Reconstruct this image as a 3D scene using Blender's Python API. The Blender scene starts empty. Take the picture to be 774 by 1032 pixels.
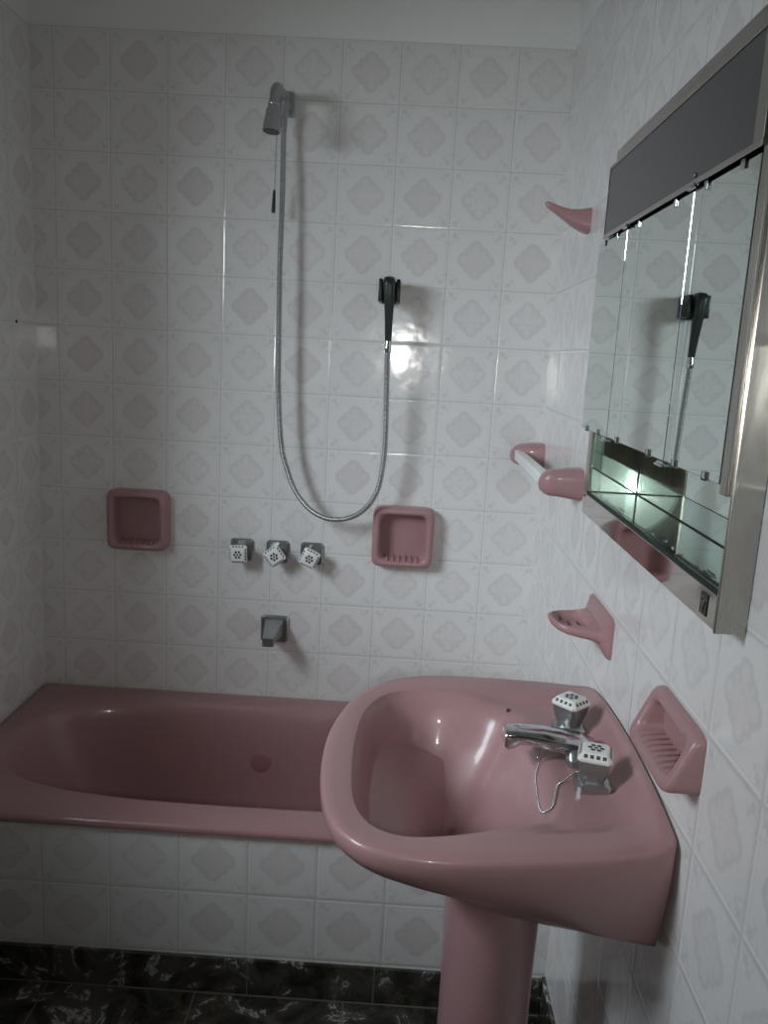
import bpy, bmesh, math, random
from mathutils import Vector, Matrix
random.seed(4)
sc = bpy.context.scene
COL = sc.collection
PI = math.pi
W = 1.40            # room width
YF = -2.42          # wall behind the camera
ZT = 2.194          # top of the tiling
ZC = 2.31           # ceiling
T = 0.15            # tile pitch

# ------------------------------------------------------------------ materials
def new_mat(name):
    m = bpy.data.materials.new(name); m.use_nodes = True
    nt = m.node_tree
    return m, nt, nt.nodes['Principled BSDF']

def simple(name, col, rough=.4, metal=0., coat=0., spec=.5):
    m, nt, b = new_mat(name)
    b.inputs['Base Color'].default_value = (*col, 1)
    b.inputs['Roughness'].default_value = rough
    b.inputs['Metallic'].default_value = metal
    b.inputs['Coat Weight'].default_value = coat
    b.inputs['Coat Roughness'].default_value = .03
    b.inputs['Specular IOR Level'].default_value = spec
    return m

class G:
    """tiny helper for math node graphs"""
    def __init__(s, nt): s.nt = nt
    def _in(s, n, k, v):
        if hasattr(v, 'is_linked') or isinstance(v, bpy.types.NodeSocket): s.nt.links.new(v, n.inputs[k])
        else: n.inputs[k].default_value = v
    def m(s, op, a, b=0., c=0.):
        n = s.nt.nodes.new('ShaderNodeMath'); n.operation = op
        s._in(n, 0, a); s._in(n, 1, b); s._in(n, 2, c)
        return n.outputs[0]
    def ss(s, v, a, b, lo=0., hi=1.):
        n = s.nt.nodes.new('ShaderNodeMapRange'); n.interpolation_type = 'SMOOTHSTEP'
        s._in(n, 0, v); s._in(n, 1, a); s._in(n, 2, b); s._in(n, 3, lo); s._in(n, 4, hi)
        return n.outputs[0]
    def mix(s, f, a, b):
        n = s.nt.nodes.new('ShaderNodeMix'); n.data_type = 'RGBA'
        s._in(n, 0, f)
        for k, v in ((6, a), (7, b)):
            if isinstance(v, bpy.types.NodeSocket): s.nt.links.new(v, n.inputs[k])
            else: n.inputs[k].default_value = (*v, 1)
        return n.outputs[2]
    def noise(s, vec, scale, detail=2., rough=.5, dist=0.):
        n = s.nt.nodes.new('ShaderNodeTexNoise')
        if vec is not None: s.nt.links.new(vec, n.inputs['Vector'])
        n.inputs['Scale'].default_value = scale; n.inputs['Detail'].default_value = detail
        n.inputs['Roughness'].default_value = rough; n.inputs['Distortion'].default_value = dist
        return n

def tile_material():
    m, nt, b = new_mat('patterned_tile'); g = G(nt)
    uv = nt.nodes.new('ShaderNodeUVMap').outputs[0]
    sep = nt.nodes.new('ShaderNodeSeparateXYZ'); nt.links.new(uv, sep.inputs[0])
    u, v = sep.outputs[0], sep.outputs[1]
    fu, fv = g.m('FRACT', u), g.m('FRACT', v)
    px, py = g.m('SUBTRACT', fu, .5), g.m('SUBTRACT', fv, .5)
    ax, ay = g.m('ABSOLUTE', px), g.m('ABSOLUTE', py)
    def dist(x0, y0, r):
        x, y = g.m('SUBTRACT', ax, x0), g.m('SUBTRACT', ay, y0)
        return g.m('SUBTRACT', g.m('SQRT', g.m('ADD', g.m('MULTIPLY', x, x), g.m('MULTIPLY', y, y))), r)
    mn = lambda *a: a[0] if len(a) == 1 else g.m('SMOOTH_MIN', a[0], mn(*a[1:]), .06)
    nz = g.noise(uv, 9., 3., .6).outputs['Fac']
    wob = g.m('MULTIPLY', g.m('SUBTRACT', nz, .5), .05)
    d = g.m('ADD', mn(dist(.205, 0, .108), dist(0, .205, .108), dist(.132, .132, .070), dist(0, 0, .19)), g.m('SUBTRACT', wob, .018))
    inside = g.ss(d, -.024, .016, 1., 0.)
    band = g.m('MULTIPLY', g.ss(d, -.085, -.03), inside)
    ring2 = g.m('MULTIPLY', g.ss(g.m('ABSOLUTE', g.m('ADD', d, .13)), .012, .03, 1., 0.), g.ss(nz, .4, .6))
    # corners
    cx, cy = g.m('SUBTRACT', .5, ax), g.m('SUBTRACT', .5, ay)
    dx, dy = g.m('SUBTRACT', cx, .105), g.m('SUBTRACT', cy, .105)
    rd = g.m('SQRT', g.m('ADD', g.m('MULTIPLY', dx, dx), g.m('MULTIPLY', dy, dy)))
    tc = g.m('ARCTAN2', dy, dx)
    rr = g.m('ADD', .042, g.m('MULTIPLY', g.m('COSINE', g.m('MULTIPLY', tc, 5.)), .012))
    dot = g.ss(g.m('SUBTRACT', rd, rr), -.014, .014, 1., 0.)
    dg = g.m('ABSOLUTE', g.m('SUBTRACT', cx, cy)); sm = g.m('ADD', cx, cy)
    leaf = g.m('MULTIPLY', g.ss(dg, .02, .035, 1., 0.), g.m('MULTIPLY', g.ss(sm, .24, .28), g.ss(sm, .36, .42, 1., 0.)))
    arc = g.m('SUBTRACT', g.m('SQRT', g.m('ADD', g.m('MULTIPLY', cx, cx), g.m('MULTIPLY', cy, cy))), .235)
    arc = g.m('MULTIPLY', g.ss(g.m('ABSOLUTE', arc), .012, .024, 1., 0.), g.ss(nz, .42, .56))
    ed = g.m('MINIMUM', cx, cy)
    line = g.m('MULTIPLY', g.ss(ed, .045, .05), g.ss(ed, .058, .064, 1., 0.))
    # colours
    wn = nt.nodes.new('ShaderNodeTexWhiteNoise'); wn.noise_dimensions = '2D'
    cmb = nt.nodes.new('ShaderNodeCombineXYZ'); nt.links.new(g.m('FLOOR', u), cmb.inputs[0]); nt.links.new(g.m('FLOOR', v), cmb.inputs[1])
    nt.links.new(cmb.outputs[0], wn.inputs['Vector'])
    base = g.mix(wn.outputs['Value'], (.745, .732, .712), (.775, .762, .745))
    sepw = nt.nodes.new('ShaderNodeSeparateXYZ'); nt.links.new(wn.outputs['Color'], sepw.inputs[0])
    pink = g.m('MULTIPLY', inside, g.m('ADD', .15, g.m('MULTIPLY', sepw.outputs[1], .75)))
    c = g.mix(pink, base, (.70, .655, .645))
    c = g.mix(g.m('MULTIPLY', band, .44), c, (.60, .585, .575))
    c = g.mix(g.m('MULTIPLY', ring2, .35), c, (.62, .60, .59))
    c = g.mix(g.m('MULTIPLY', dot, .48), c, (.56, .55, .54))
    c = g.mix(g.m('MULTIPLY', leaf, .30), c, (.58, .57, .56))
    c = g.mix(g.m('MULTIPLY', arc, .30), c, (.60, .585, .575))
    c = g.mix(g.m('MULTIPLY', line, .25), c, (.60, .585, .575))
    grout = g.ss(ed, .006, .010, 1., 0.)
    c = g.mix(grout, c, (.56, .55, .525))
    nt.links.new(c, b.inputs['Base Color'])
    rg = g.ss(grout, 0., 1., .13, .6); nt.links.new(rg, b.inputs['Roughness'])
    b.inputs['Specular IOR Level'].default_value = .48
    # normals: each tile sits a hair off plane, edges are pillowed, glaze is wavy
    geo = nt.nodes.new('ShaderNodeNewGeometry')
    vm = nt.nodes.new('ShaderNodeVectorMath'); vm.operation = 'MULTIPLY_ADD'
    nt.links.new(wn.outputs['Color'], vm.inputs[0]); vm.inputs[1].default_value = (.026,) * 3; vm.inputs[2].default_value = (-.013,) * 3
    va = nt.nodes.new('ShaderNodeVectorMath'); va.operation = 'ADD'
    nt.links.new(vm.outputs[0], va.inputs[0]); nt.links.new(geo.outputs['Normal'], va.inputs[1])
    vn = nt.nodes.new('ShaderNodeVectorMath'); vn.operation = 'NORMALIZE'; nt.links.new(va.outputs[0], vn.inputs[0])
    h = g.ss(ed, .004, .04)
    wv = g.noise(uv, 2.3, 2., .45).outputs['Fac']
    hh = g.m('ADD', g.m('MULTIPLY', h, .0006), g.m('MULTIPLY', wv, .0011))
    bp = nt.nodes.new('ShaderNodeBump'); bp.inputs['Strength'].default_value = 1.; bp.inputs['Distance'].default_value = 1.
    nt.links.new(hh, bp.inputs['Height']); nt.links.new(vn.outputs[0], bp.inputs['Normal'])
    nt.links.new(bp.outputs[0], b.inputs['Normal'])
    return m

def marble_material(name, tile, joint=(.16, .14, .11)):
    m, nt, b = new_mat(name); g = G(nt)
    uv = nt.nodes.new('ShaderNodeUVMap').outputs[0]
    sep = nt.nodes.new('ShaderNodeSeparateXYZ'); nt.links.new(uv, sep.inputs[0])
    tc = nt.nodes.new('ShaderNodeTexCoord').outputs['Object']
    n1 = g.noise(tc, 9., 6., .62, 1.2).outputs['Fac']
    n2 = g.noise(tc, 5., 5., .6, 1.8).outputs['Fac']
    n3 = g.noise(tc, 16., 4., .6, .8).outputs['Fac']
    c = g.mix(g.ss(n1, .35, .7), (.020, .018, .015), (.10, .093, .082))
    gold = g.ss(g.m('ABSOLUTE', g.m('SUBTRACT', n2, .5)), .0, .012, 1., 0.)
    gold = g.m('MULTIPLY', gold, g.ss(n3, .42, .6))
    c = g.mix(g.m('MULTIPLY', gold, .5), c, (.19, .125, .045))
    w = g.ss(g.m('ABSOLUTE', g.m('SUBTRACT', n1, .585)), .0, .03, 1., 0.)
    w = g.m('MULTIPLY', w, g.ss(n3, .46, .56))
    c = g.mix(w, c, (.46, .44, .42))
    fu, fv = g.m('FRACT', sep.outputs[0]), g.m('FRACT', sep.outputs[1])
    ed = g.m('MINIMUM', g.m('SUBTRACT', .5, g.m('ABSOLUTE', g.m('SUBTRACT', fu, .5))), g.m('SUBTRACT', .5, g.m('ABSOLUTE', g.m('SUBTRACT', fv, .5))))
    c = g.mix(g.ss(ed, .0012 / tile, .0022 / tile, 1., 0.), c, joint)
    nt.links.new(c, b.inputs['Base Color'])
    b.inputs['Roughness'].default_value = .22
    return m

def metal_brushed(name, col, rough, sx=1., sy=1., sz=1., amt=.12):
    m, nt, b = new_mat(name); g = G(nt)
    tc = nt.nodes.new('ShaderNodeTexCoord').outputs['Object']
    mp = nt.nodes.new('ShaderNodeMapping'); nt.links.new(tc, mp.inputs[0]); mp.inputs['Scale'].default_value = (sx, sy, sz)
    n = g.noise(mp.outputs[0], 60., 3., .6).outputs['Fac']
    b.inputs['Base Color'].default_value = (*col, 1); b.inputs['Metallic'].default_value = 1.
    nt.links.new(g.ss(n, .2, .8, rough - amt * .5, rough + amt * .5), b.inputs['Roughness'])
    return m

def mirror_material(name, col, rough=.0, scratch=0.):
    m, nt, b = new_mat(name); g = G(nt)
    b.inputs['Base Color'].default_value = (*col, 1); b.inputs['Metallic'].default_value = 1.
    b.inputs['Roughness'].default_value = rough
    if scratch:
        tc = nt.nodes.new('ShaderNodeTexCoord').outputs['Object']
        n = g.noise(tc, 35., 4., .65, .6).outputs['Fac']
        nt.links.new(g.ss(n, .45, .8, rough, rough + scratch), b.inputs['Roughness'])
    return m

def plaster_material():
    m, nt, b = new_mat('white_paint'); g = G(nt)
    tc = nt.nodes.new('ShaderNodeTexCoord').outputs['Object']
    n = g.noise(tc, 6., 3., .5).outputs['Fac']
    nt.links.new(g.mix(n, (.84, .845, .82), (.88, .88, .86)), b.inputs['Base Color'])
    b.inputs['Roughness'].default_value = .6
    n2 = g.noise(tc, 220., 2., .5).outputs['Fac']
    bp = nt.nodes.new('ShaderNodeBump'); bp.inputs['Strength'].default_value = .15; bp.inputs['Distance'].default_value = .001
    nt.links.new(n2, bp.inputs['Height']); nt.links.new(bp.outputs[0], b.inputs['Normal'])
    return m

def wood_material():
    m, nt, b = new_mat('brown_wood'); g = G(nt)
    tc = nt.nodes.new('ShaderNodeTexCoord').outputs['Object']
    mp = nt.nodes.new('ShaderNodeMapping'); nt.links.new(tc, mp.inputs[0]); mp.inputs['Scale'].default_value = (8, 8, .6)
    n = g.noise(mp.outputs[0], 4., 5., .6, 1.5).outputs['Fac']
    nt.links.new(g.mix(g.ss(n, .3, .7), (.10, .055, .03), (.20, .12, .065)), b.inputs['Base Color'])
    b.inputs['Roughness'].default_value = .45
    return m

def pink_material(name='pink_ceramic', col=(.368, .210, .217)):
    m, nt, b = new_mat(name); g = G(nt)
    tc = nt.nodes.new('ShaderNodeTexCoord').outputs['Object']
    n = g.noise(tc, 4., 3., .5).outputs['Fac']
    c2 = tuple(x * 1.05 for x in col)
    nt.links.new(g.mix(n, col, c2), b.inputs['Base Color'])
    b.inputs['Roughness'].default_value = .34; b.inputs['Specular IOR Level'].default_value = .38
    b.inputs['Coat Weight'].default_value = .22; b.inputs['Coat Roughness'].default_value = .07
    return m

def emit(name, col, strength):
    m = bpy.data.materials.new(name); m.use_nodes = True; nt = m.node_tree
    nt.nodes.clear(); e = nt.nodes.new('ShaderNodeEmission'); o = nt.nodes.new('ShaderNodeOutputMaterial')
    e.inputs[0].default_value = (*col, 1); e.inputs[1].default_value = strength
    nt.links.new(e.outputs[0], o.inputs[0]); return m

TILE = tile_material()
MARBLE = marble_material('dark_marble', .33)
MARBLE_SKIRT = marble_material('dark_marble_skirting', .3)
PLASTER = plaster_material()
WOOD = wood_material()
PINK = pink_material()
PINK_TUB = pink_material('pink_enamel', (.35, .195, .202))
STEEL = metal_brushed('brushed_steel', (.46, .44, .41), .24, 1., .05, 1.)
STEEL_V = metal_brushed('brushed_steel_upright', (.46, .44, .41), .24, 1., 1., .05)
POLISHED = mirror_material('polished_steel', (.60, .56, .53), .05)
MIRROR = mirror_material('mirror_glass', (.74, .83, .79), .004)
MIRROR_IN = mirror_material('mirror_lining', (.66, .79, .735), .006, .02)
_b = MIRROR_IN.node_tree.nodes['Principled BSDF']; _b.inputs['Coat Weight'].default_value = .6; _b.inputs['Coat Roughness'].default_value = .16
GLASS_EDGE = simple('glass_edge', (.012, .028, .022), .5, 0, 0, .2)
SMOKED = simple('smoked_plastic', (.055, .055, .056), .25)
CHROME = simple('chrome', (.56, .57, .57), .12, 1.)
CHROME_DULL = simple('worn_chrome', (.40, .41, .41), .30, .9)
HANDLE = simple('grey_metal_handle', (.33, .35, .345), .30, .75)
WHITE_CER = simple('white_porcelain', (.80, .79, .76), .2, 0, .4)
WHITE_PL = simple('white_plastic', (.80, .82, .79), .35)
BLACK = simple('black_plastic', (.012, .018, .016), .35)
DARK_INK = simple('dark_ink', (.03, .03, .035), .5)
DARK = simple('dark_void', (.01, .01, .01), .8)
HOSE = simple('hose_metal', (.40, .41, .40), .38, 1.)
CAULK = simple('white_caulk', (.72, .74, .70), .5)
FRAME_W = simple('white_window_frame', (.75, .75, .74), .4)
LAMP_DISC = emit('lamp_diffuser', (1.0, 1.0, .97), .42)
LAMP_LED = emit('lamp_led', (.90, 1.0, .95), 60.)

# ------------------------------------------------------------------ mesh helpers
def link_mesh(name, bm, mats, parent=None, smooth=None):
    me = bpy.data.meshes.new(name)
    bmesh.ops.recalc_face_normals(bm, faces=bm.faces[:])
    bm.to_mesh(me); bm.free()
    return link_me(name, me, mats, parent, smooth)

def link_me(name, me, mats, parent=None, smooth=None):
    for m in (mats if isinstance(mats, (list, tuple)) else [mats]): me.materials.append(m)
    if smooth is not None:
        me.polygons.foreach_set('use_smooth', [True] * len(me.polygons))
        if smooth < 179: me.set_sharp_from_angle(angle=math.radians(smooth))
    o = bpy.data.objects.new(name, me); COL.objects.link(o)
    if parent: o.parent = parent; o.matrix_parent_inverse = Matrix.Translation(-parent.location)
    return o

def tag(o, label, cat, group=None):
    o['label'] = label; o['category'] = cat
    if group: o['group'] = group
    return o

def thing(name, label, cat, loc, group=None):
    o = bpy.data.objects.new(name, None); COL.objects.link(o)
    o.location = loc; o.empty_display_size = .05
    return tag(o, label, cat, group)

def structure(o): o['kind'] = 'structure'; return o

def box(bm, x0, x1, y0, y1, z0, z1, bev=0., seg=2, mat=0, M=None):
    r = bmesh.ops.create_cube(bm, size=1.)
    vs = r['verts']
    for v in vs:
        v.co = Vector((x0 + (v.co.x + .5) * (x1 - x0), y0 + (v.co.y + .5) * (y1 - y0), z0 + (v.co.z + .5) * (z1 - z0)))
    if bev:
        es = list({e for v in vs for e in v.link_edges})
        rr = bmesh.ops.bevel(bm, geom=es, offset=bev, segments=seg, affect='EDGES', profile=.5)
        vs = list({v for f in rr['faces'] for v in f.verts} | {v for v in vs if v.is_valid})
    fs = {f for v in vs for f in v.link_faces}
    for f in fs: f.material_index = mat
    if M is not None:
        for v in vs: v.co = M @ v.co
    return vs

def loft(bm, rings, closed=True, cap0=True, cap1=True, mat=0):
    """rings: list of lists of points, all the same length"""
    vr = [[bm.verts.new(p) for p in r] for r in rings]
    n = len(vr[0])
    for a, b in zip(vr[:-1], vr[1:]):
        for i in range(n if closed else n - 1):
            j = (i + 1) % n
            f = bm.faces.new((a[i], a[j], b[j], b[i])); f.material_index = mat
    if cap0: bm.faces.new(vr[0][::-1]).material_index = mat
    if cap1: bm.faces.new(vr[-1]).material_index = mat
    return vr

def frame_of(d):
    d = d.normalized(); a = Vector((0, 0, 1)) if abs(d.z) < .9 else Vector((1, 0, 0))
    u = d.cross(a).normalized(); return u, d.cross(u).normalized()

def tube(bm, pts, rad, n=12, cap=True, mat=0):
    pts = [Vector(p) for p in pts]
    if not isinstance(rad, (list, tuple)): rad = [rad] * len(pts)
    u = None; rings = []
    for i, p in enumerate(pts):
        d = (pts[min(i + 1, len(pts) - 1)] - pts[max(i - 1, 0)]).normalized()
        if u is None: u, w = frame_of(d)
        else:
            u = (u - d * u.dot(d)).normalized(); w = d.cross(u)
        rings.append([p + (u * math.cos(2 * PI * k / n) + w * math.sin(2 * PI * k / n)) * rad[i] for k in range(n)])
    return loft(bm, rings, True, cap, cap, mat)

def catmull(pts, per=8, closed=False):
    pts = [Vector(p) for p in pts]; out = []; n = len(pts)
    for i in range(n if closed else n - 1):
        g = lambda k: pts[k % n] if closed else pts[max(0, min(n - 1, k))]
        p0, p1, p2, p3 = g(i - 1), g(i), g(i + 1), g(i + 2)
        for s in range(per):
            t = s / per
            out.append(.5 * ((2 * p1) + (p2 - p0) * t + (2 * p0 - 5 * p1 + 4 * p2 - p3) * t * t + (3 * p1 - p0 - 3 * p2 + p3) * t ** 3))
    if not closed: out.append(pts[-1])
    return out

def rsq(hw, hh, n=64, e=6.):
    """rounded-square outline of half sizes hw, hh"""
    o = []
    for k in range(n):
        t = 2 * PI * (k + .5) / n; c, s = math.cos(t), math.sin(t)
        r = (abs(c) ** e + abs(s) ** e) ** (-1 / e)
        o.append((hw * r * c, hh * r * s))
    return o

def disc(bm, c, nrm, r, n=16, mat=0):
    u, w = frame_of(Vector(nrm)); c = Vector(c)
    f = bm.faces.new([bm.verts.new(c + (u * math.cos(2 * PI * k / n) + w * math.sin(2 * PI * k / n)) * r) for k in range(n)])
    f.material_index = mat

# ------------------------------------------------------------------ room shell
def tiled(name, fn, U, V, holes, u0, v0, pitch=T, mats=(TILE,), extra=None):
    """flat panel made of quads between cut lines; fn(u,v)->point; uv counted in tiles"""
    us = sorted({U[0], U[1], *[h[0] for h in holes], *[h[1] for h in holes]})
    vs = sorted({V[0], V[1], *[h[2] for h in holes], *[h[3] for h in holes]})
    bm = bmesh.new(); uvl = bm.loops.layers.uv.new('UVMap')
    cache = {}
    def vert(a, b):
        k = (a, b)
        if k not in cache: cache[k] = bm.verts.new(fn(a, b))
        return cache[k]
    for a, b in zip(us[:-1], us[1:]):
        for c, d in zip(vs[:-1], vs[1:]):
            if any(h[0] <= a and b <= h[1] and h[2] <= c and d <= h[3] for h in holes): continue
            f = bm.faces.new([vert(a, c), vert(b, c), vert(b, d), vert(a, d)])
            for lp, (p, q) in zip(f.loops, ((a, c), (b, c), (b, d), (a, d))):
                lp[uvl].uv = ((p - u0) / pitch + 100, (q - v0) / pitch + 100)
    if extra: extra(bm)
    me = bpy.data.meshes.new(name); bm.to_mesh(me); bm.free()
    for m in mats: me.materials.append(m)
    o = bpy.data.objects.new(name, me); COL.objects.link(o); return structure(o)

def upper(fn_out, fn_in, a0, a1):
    """plaster strip above the tiles, set back 6 mm, with the tile edge as a ledge"""
    def ex(bm):
        p = [bm.verts.new(fn_in(a0, ZT)), bm.verts.new(fn_in(a1, ZT)), bm.verts.new(fn_out(a1, ZT)), bm.verts.new(fn_out(a0, ZT))]
        bm.faces.new(p).material_index = 1
        q = [bm.verts.new(fn_out(a0, ZT)), bm.verts.new(fn_out(a1, ZT)), bm.verts.new(fn_out(a1, ZC)), bm.verts.new(fn_out(a0, ZC))]
        bm.faces.new(q).material_index = 1
    return ex

CAB = dict(y0=-1.429, y1=-.729, z0=1.138, z1=1.785)
win = (-1.75, -.85, 1.28, 1.98)
tiled('wall_back', lambda u, v: (u, 0, v), (0, W), (0, ZT), [(cx_ - .07, cx_ + .07, cz_ - .07, cz_ + .07) for cx_, cz_ in ((.286, .916), (1.035, .911))], .06, ZT, mats=(TILE, PLASTER),
      extra=upper(lambda u, v: (u, .006, v), lambda u, v: (u, 0, v), -.006, W + .006))
tiled('wall_right', lambda u, v: (W, u, v), (YF, 0), (0, ZT), [(-1.4285, -.745, 1.15, 1.77), (-1.35, -1.212, .924, .976)], -1.5165, ZT, mats=(TILE, PLASTER),
      extra=upper(lambda u, v: (W + .006, u, v), lambda u, v: (W, u, v), YF - .006, .006))
tiled('wall_left', lambda u, v: (0, u, v), (YF, 0), (0, ZT), [win], -.135, ZT, mats=(TILE, PLASTER),
      extra=upper(lambda u, v: (-.006, u, v), lambda u, v: (0, u, v), YF - .006, .006))
tiled('wall_front', lambda u, v: (u, YF, v), (0, W), (0, ZT), [], .06, ZT, mats=(WOOD, PLASTER),
      extra=upper(lambda u, v: (u, YF - .006, v), lambda u, v: (u, YF, v), -.006, W + .006))
tiled('floor', lambda u, v: (u, v, 0), (0, W), (YF, 0), [], .30, -.685, .33, (MARBLE,))
tiled('ceiling', lambda u, v: (u, v, ZC), (-.006, W + .006), (YF - .006, .006), [], 0, 0, 1., (PLASTER,))

# tub front panel (tiled) and marble skirtings
tiled('wall_bath_panel', lambda u, v: (u, -.685, v), (0, W), (.05, .392), [], .2886, .093)
def skirt(name, x0, x1, y0, y1, z1, axis):
    bm = bmesh.new(); box(bm, x0, x1, y0, y1, 0, z1, .0015, 1)
    uvl = bm.loops.layers.uv.new('UVMap')
    for f in bm.faces:
        for lp in f.loops:
            c = lp.vert.co; lp[uvl].uv = ((c.x if axis == 0 else c.y) / .28 + .34, .5)
    return structure(link_mesh(name, bm, MARBLE_SKIRT))
skirt('baseboard_front', .0005, W - .0085, -.694, -.6855, .088, 0)
skirt('baseboard_right', W - .008, W - .0005, YF + .001, -.6855, .092, 1)
skirt('baseboard_left', .0005, .008, YF + .001, -.695, .092, 1)

bm = bmesh.new(); box(bm, .009, W - .009, -.698, -.6935, 0, .0016, .0005, 1)
structure(link_mesh('trim_2', bm, simple('floor_joint', (.13, .125, .11), .6)))

# added unseen high window in the left wall, lets in the slanting daylight
y0, y1, z0, z1 = win
XG = -.12
bm = bmesh.new()
for a in ((y0, y0 + .035, z0, z1), (y1 - .035, y1, z0, z1), (y0 + .035, y1 - .035, z0, z0 + .035), (y0 + .035, y1 - .035, z1 - .035, z1)):
    box(bm, XG - .02, XG + .02, *a, .003, 1)
wf = structure(link_mesh('added_window_1', bm, FRAME_W))
bm = bmesh.new()   # reveal of the added window, dark wood to cut bounce light
for a in ((y0 - .012, y0, z0 - .012, z1 + .012), (y1, y1 + .012, z0 - .012, z1 + .012), (y0, y1, z0 - .012, z0), (y0, y1, z1, z1 + .012)):
    box(bm, XG - .02, -.0005, *a)
structure(link_mesh('trim_1', bm, WOOD))
dl = bpy.data.lights.new('daylight', 'AREA'); dl.shape = 'RECTANGLE'; dl.size = .9; dl.size_y = .9; dl.energy = 68; dl.color = (.82, .92, 1.0)
do = bpy.data.objects.new('daylight', dl); COL.objects.link(do); do.location = (-.75, -1.75, 2.06)  # added area light outside the window, stands in for the sky
do.rotation_euler = (Vector((.9, -.1, .8)) - do.location).to_track_quat('-Z', 'Y').to_euler()

# added lamp behind the camera, makes the disc mirrored in the niche
lx, lz = 1.022, 1.395
lamp = thing('added_lamp', 'added round white lamp behind the viewer, seen only as a bright disc in the cabinet', 'lamp', (lx, YF, lz))
bm = bmesh.new()
def lring(r, y): return [(lx + r * math.cos(2 * PI * k / 64), YF + y, lz + r * math.sin(2 * PI * k / 64)) for k in range(64)]
loft(bm, [lring(.19, .0005), lring(.192, .05), lring(.186, .06), lring(.176, .058), lring(.176, .052)], True, True, True)
link_mesh('housing', bm, WHITE_PL, lamp, 40)
bm = bmesh.new(); loft(bm, [lring(.175, .0525), lring(.175, .056)])
link_mesh('diffuser', bm, LAMP_DISC, lamp, 40)
bm = bmesh.new(); loft(bm, [lring(.022, .0565), lring(.022, .066)])
link_mesh('bulb', bm, LAMP_LED, lamp, 40)
sp = bpy.data.lights.new('added_lamp_beam', 'SPOT'); sp.energy = 13.5; sp.color = (1.0, 1.0, .94); sp.spot_size = math.radians(84); sp.spot_blend = 1.; sp.shadow_soft_size = .022  # added spot in front of the bulb, shapes the light falloff
so = bpy.data.objects.new('added_lamp_beam', sp); COL.objects.link(so); so.location = (lx, YF + .09, lz)
so.rotation_euler = (Vector((1.05, 0, 1.18)) - so.location).to_track_quat('-Z', 'Y').to_euler()

# ------------------------------------------------------------------ bathtub
def tub():
    root = thing('bathtub', 'dusty pink enamelled bathtub built in behind a tiled front panel', 'bathtub', (.7, -.35, 0))
    N = 160; bm = bmesh.new()
    cx, cy = .70, -.335
    X0, X1, Y0, Y1 = .0005, W - .0005, -.697, -.0005
    def rect(t, ins=0.):
        c, s = math.cos(t), math.sin(t)
        hx0, hx1, hy0, hy1 = cx - X0 - ins, X1 - ins - cx, cy - Y0 - ins, Y1 - ins - cy
        k = 1e9
        if abs(c) > 1e-9: k = min(k, (hx1 if c > 0 else hx0) / abs(c))
        if abs(s) > 1e-9: k = min(k, (hy1 if s > 0 else hy0) / abs(s))
        return cx + c * k, cy + s * k
    # outline directions chosen so corners are hit exactly
    ths = [2 * PI * k / N for k in range(N)]
    for qx, qy in ((X0, Y0), (X1, Y0), (X0, Y1), (X1, Y1)):
        a = math.atan2(qy - cy, qx - cx) % (2 * PI)
        i = min(range(N), key=lambda k: abs(ths[k] - a)); ths[i] = a
    def inner(t, hx, hy, ex, x_off=0., y_off=0.):
        c, s = math.cos(t), math.sin(t)
        r = (abs(c / hx) ** ex + abs(s / hy) ** ex) ** (-1 / ex)
        return cx + x_off + c * r, cy + y_off + s * r
    R = []
    def addrect(ins, z): R.append([(*rect(t, ins), z) for t in ths])
    addrect(.010, .383); addrect(.002, .386); addrect(0, .393); addrect(.003, .401); addrect(.012, .4055); addrect(.03, .4065)
    prof = [(.642, .282, .4060, 3.0), (.632, .272, .4035, 3.0), (.625, .265, .398, 3.0), (.618, .258, .388, 3.0), (.604, .248, .36, 3.1),
            (.58, .238, .30, 3.2), (.548, .229, .23, 3.3), (.522, .219, .16, 3.4), (.495, .207, .11, 3.4), (.46, .190, .080, 3.3), (.40, .160, .066, 3.0), (.28, .11, .062, 2.6), (.12, .05, .060, 2.2)]
    for hx, hy, z, e in prof: R.append([(*inner(t, hx, hy, e), z) for t in ths])
    loft(bm, R, True, False, True)
    link_mesh('tub_shell', bm, PINK_TUB, root, 50)
    # overflow cover on the far long side
    bm = bmesh.new()
    c = Vector((.665, cy + .2315, .245)); n = Vector((0, -1, .13)).normalized(); u, w = frame_of(n)
    rg = lambda r, h: [c + n * h + (u * math.cos(2 * PI * k / 32) + w * math.sin(2 * PI * k / 32)) * r for k in range(32)]
    loft(bm, [rg(.030, -.006), rg(.030, .0015), rg(.027, .003), rg(.010, .0033)])
    link_mesh('overflow_cover', bm, pink_material('pink_cover', (.30, .14, .15)), root, 40)
    # caulk bead along the panel
    bm = bmesh.new(); box(bm, .001, W - .001, -.691, -.6852, .3805, .3845, .0012, 1)
    link_mesh('sealant_bead', bm, CAULK, root)
    return root
tub()

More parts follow.
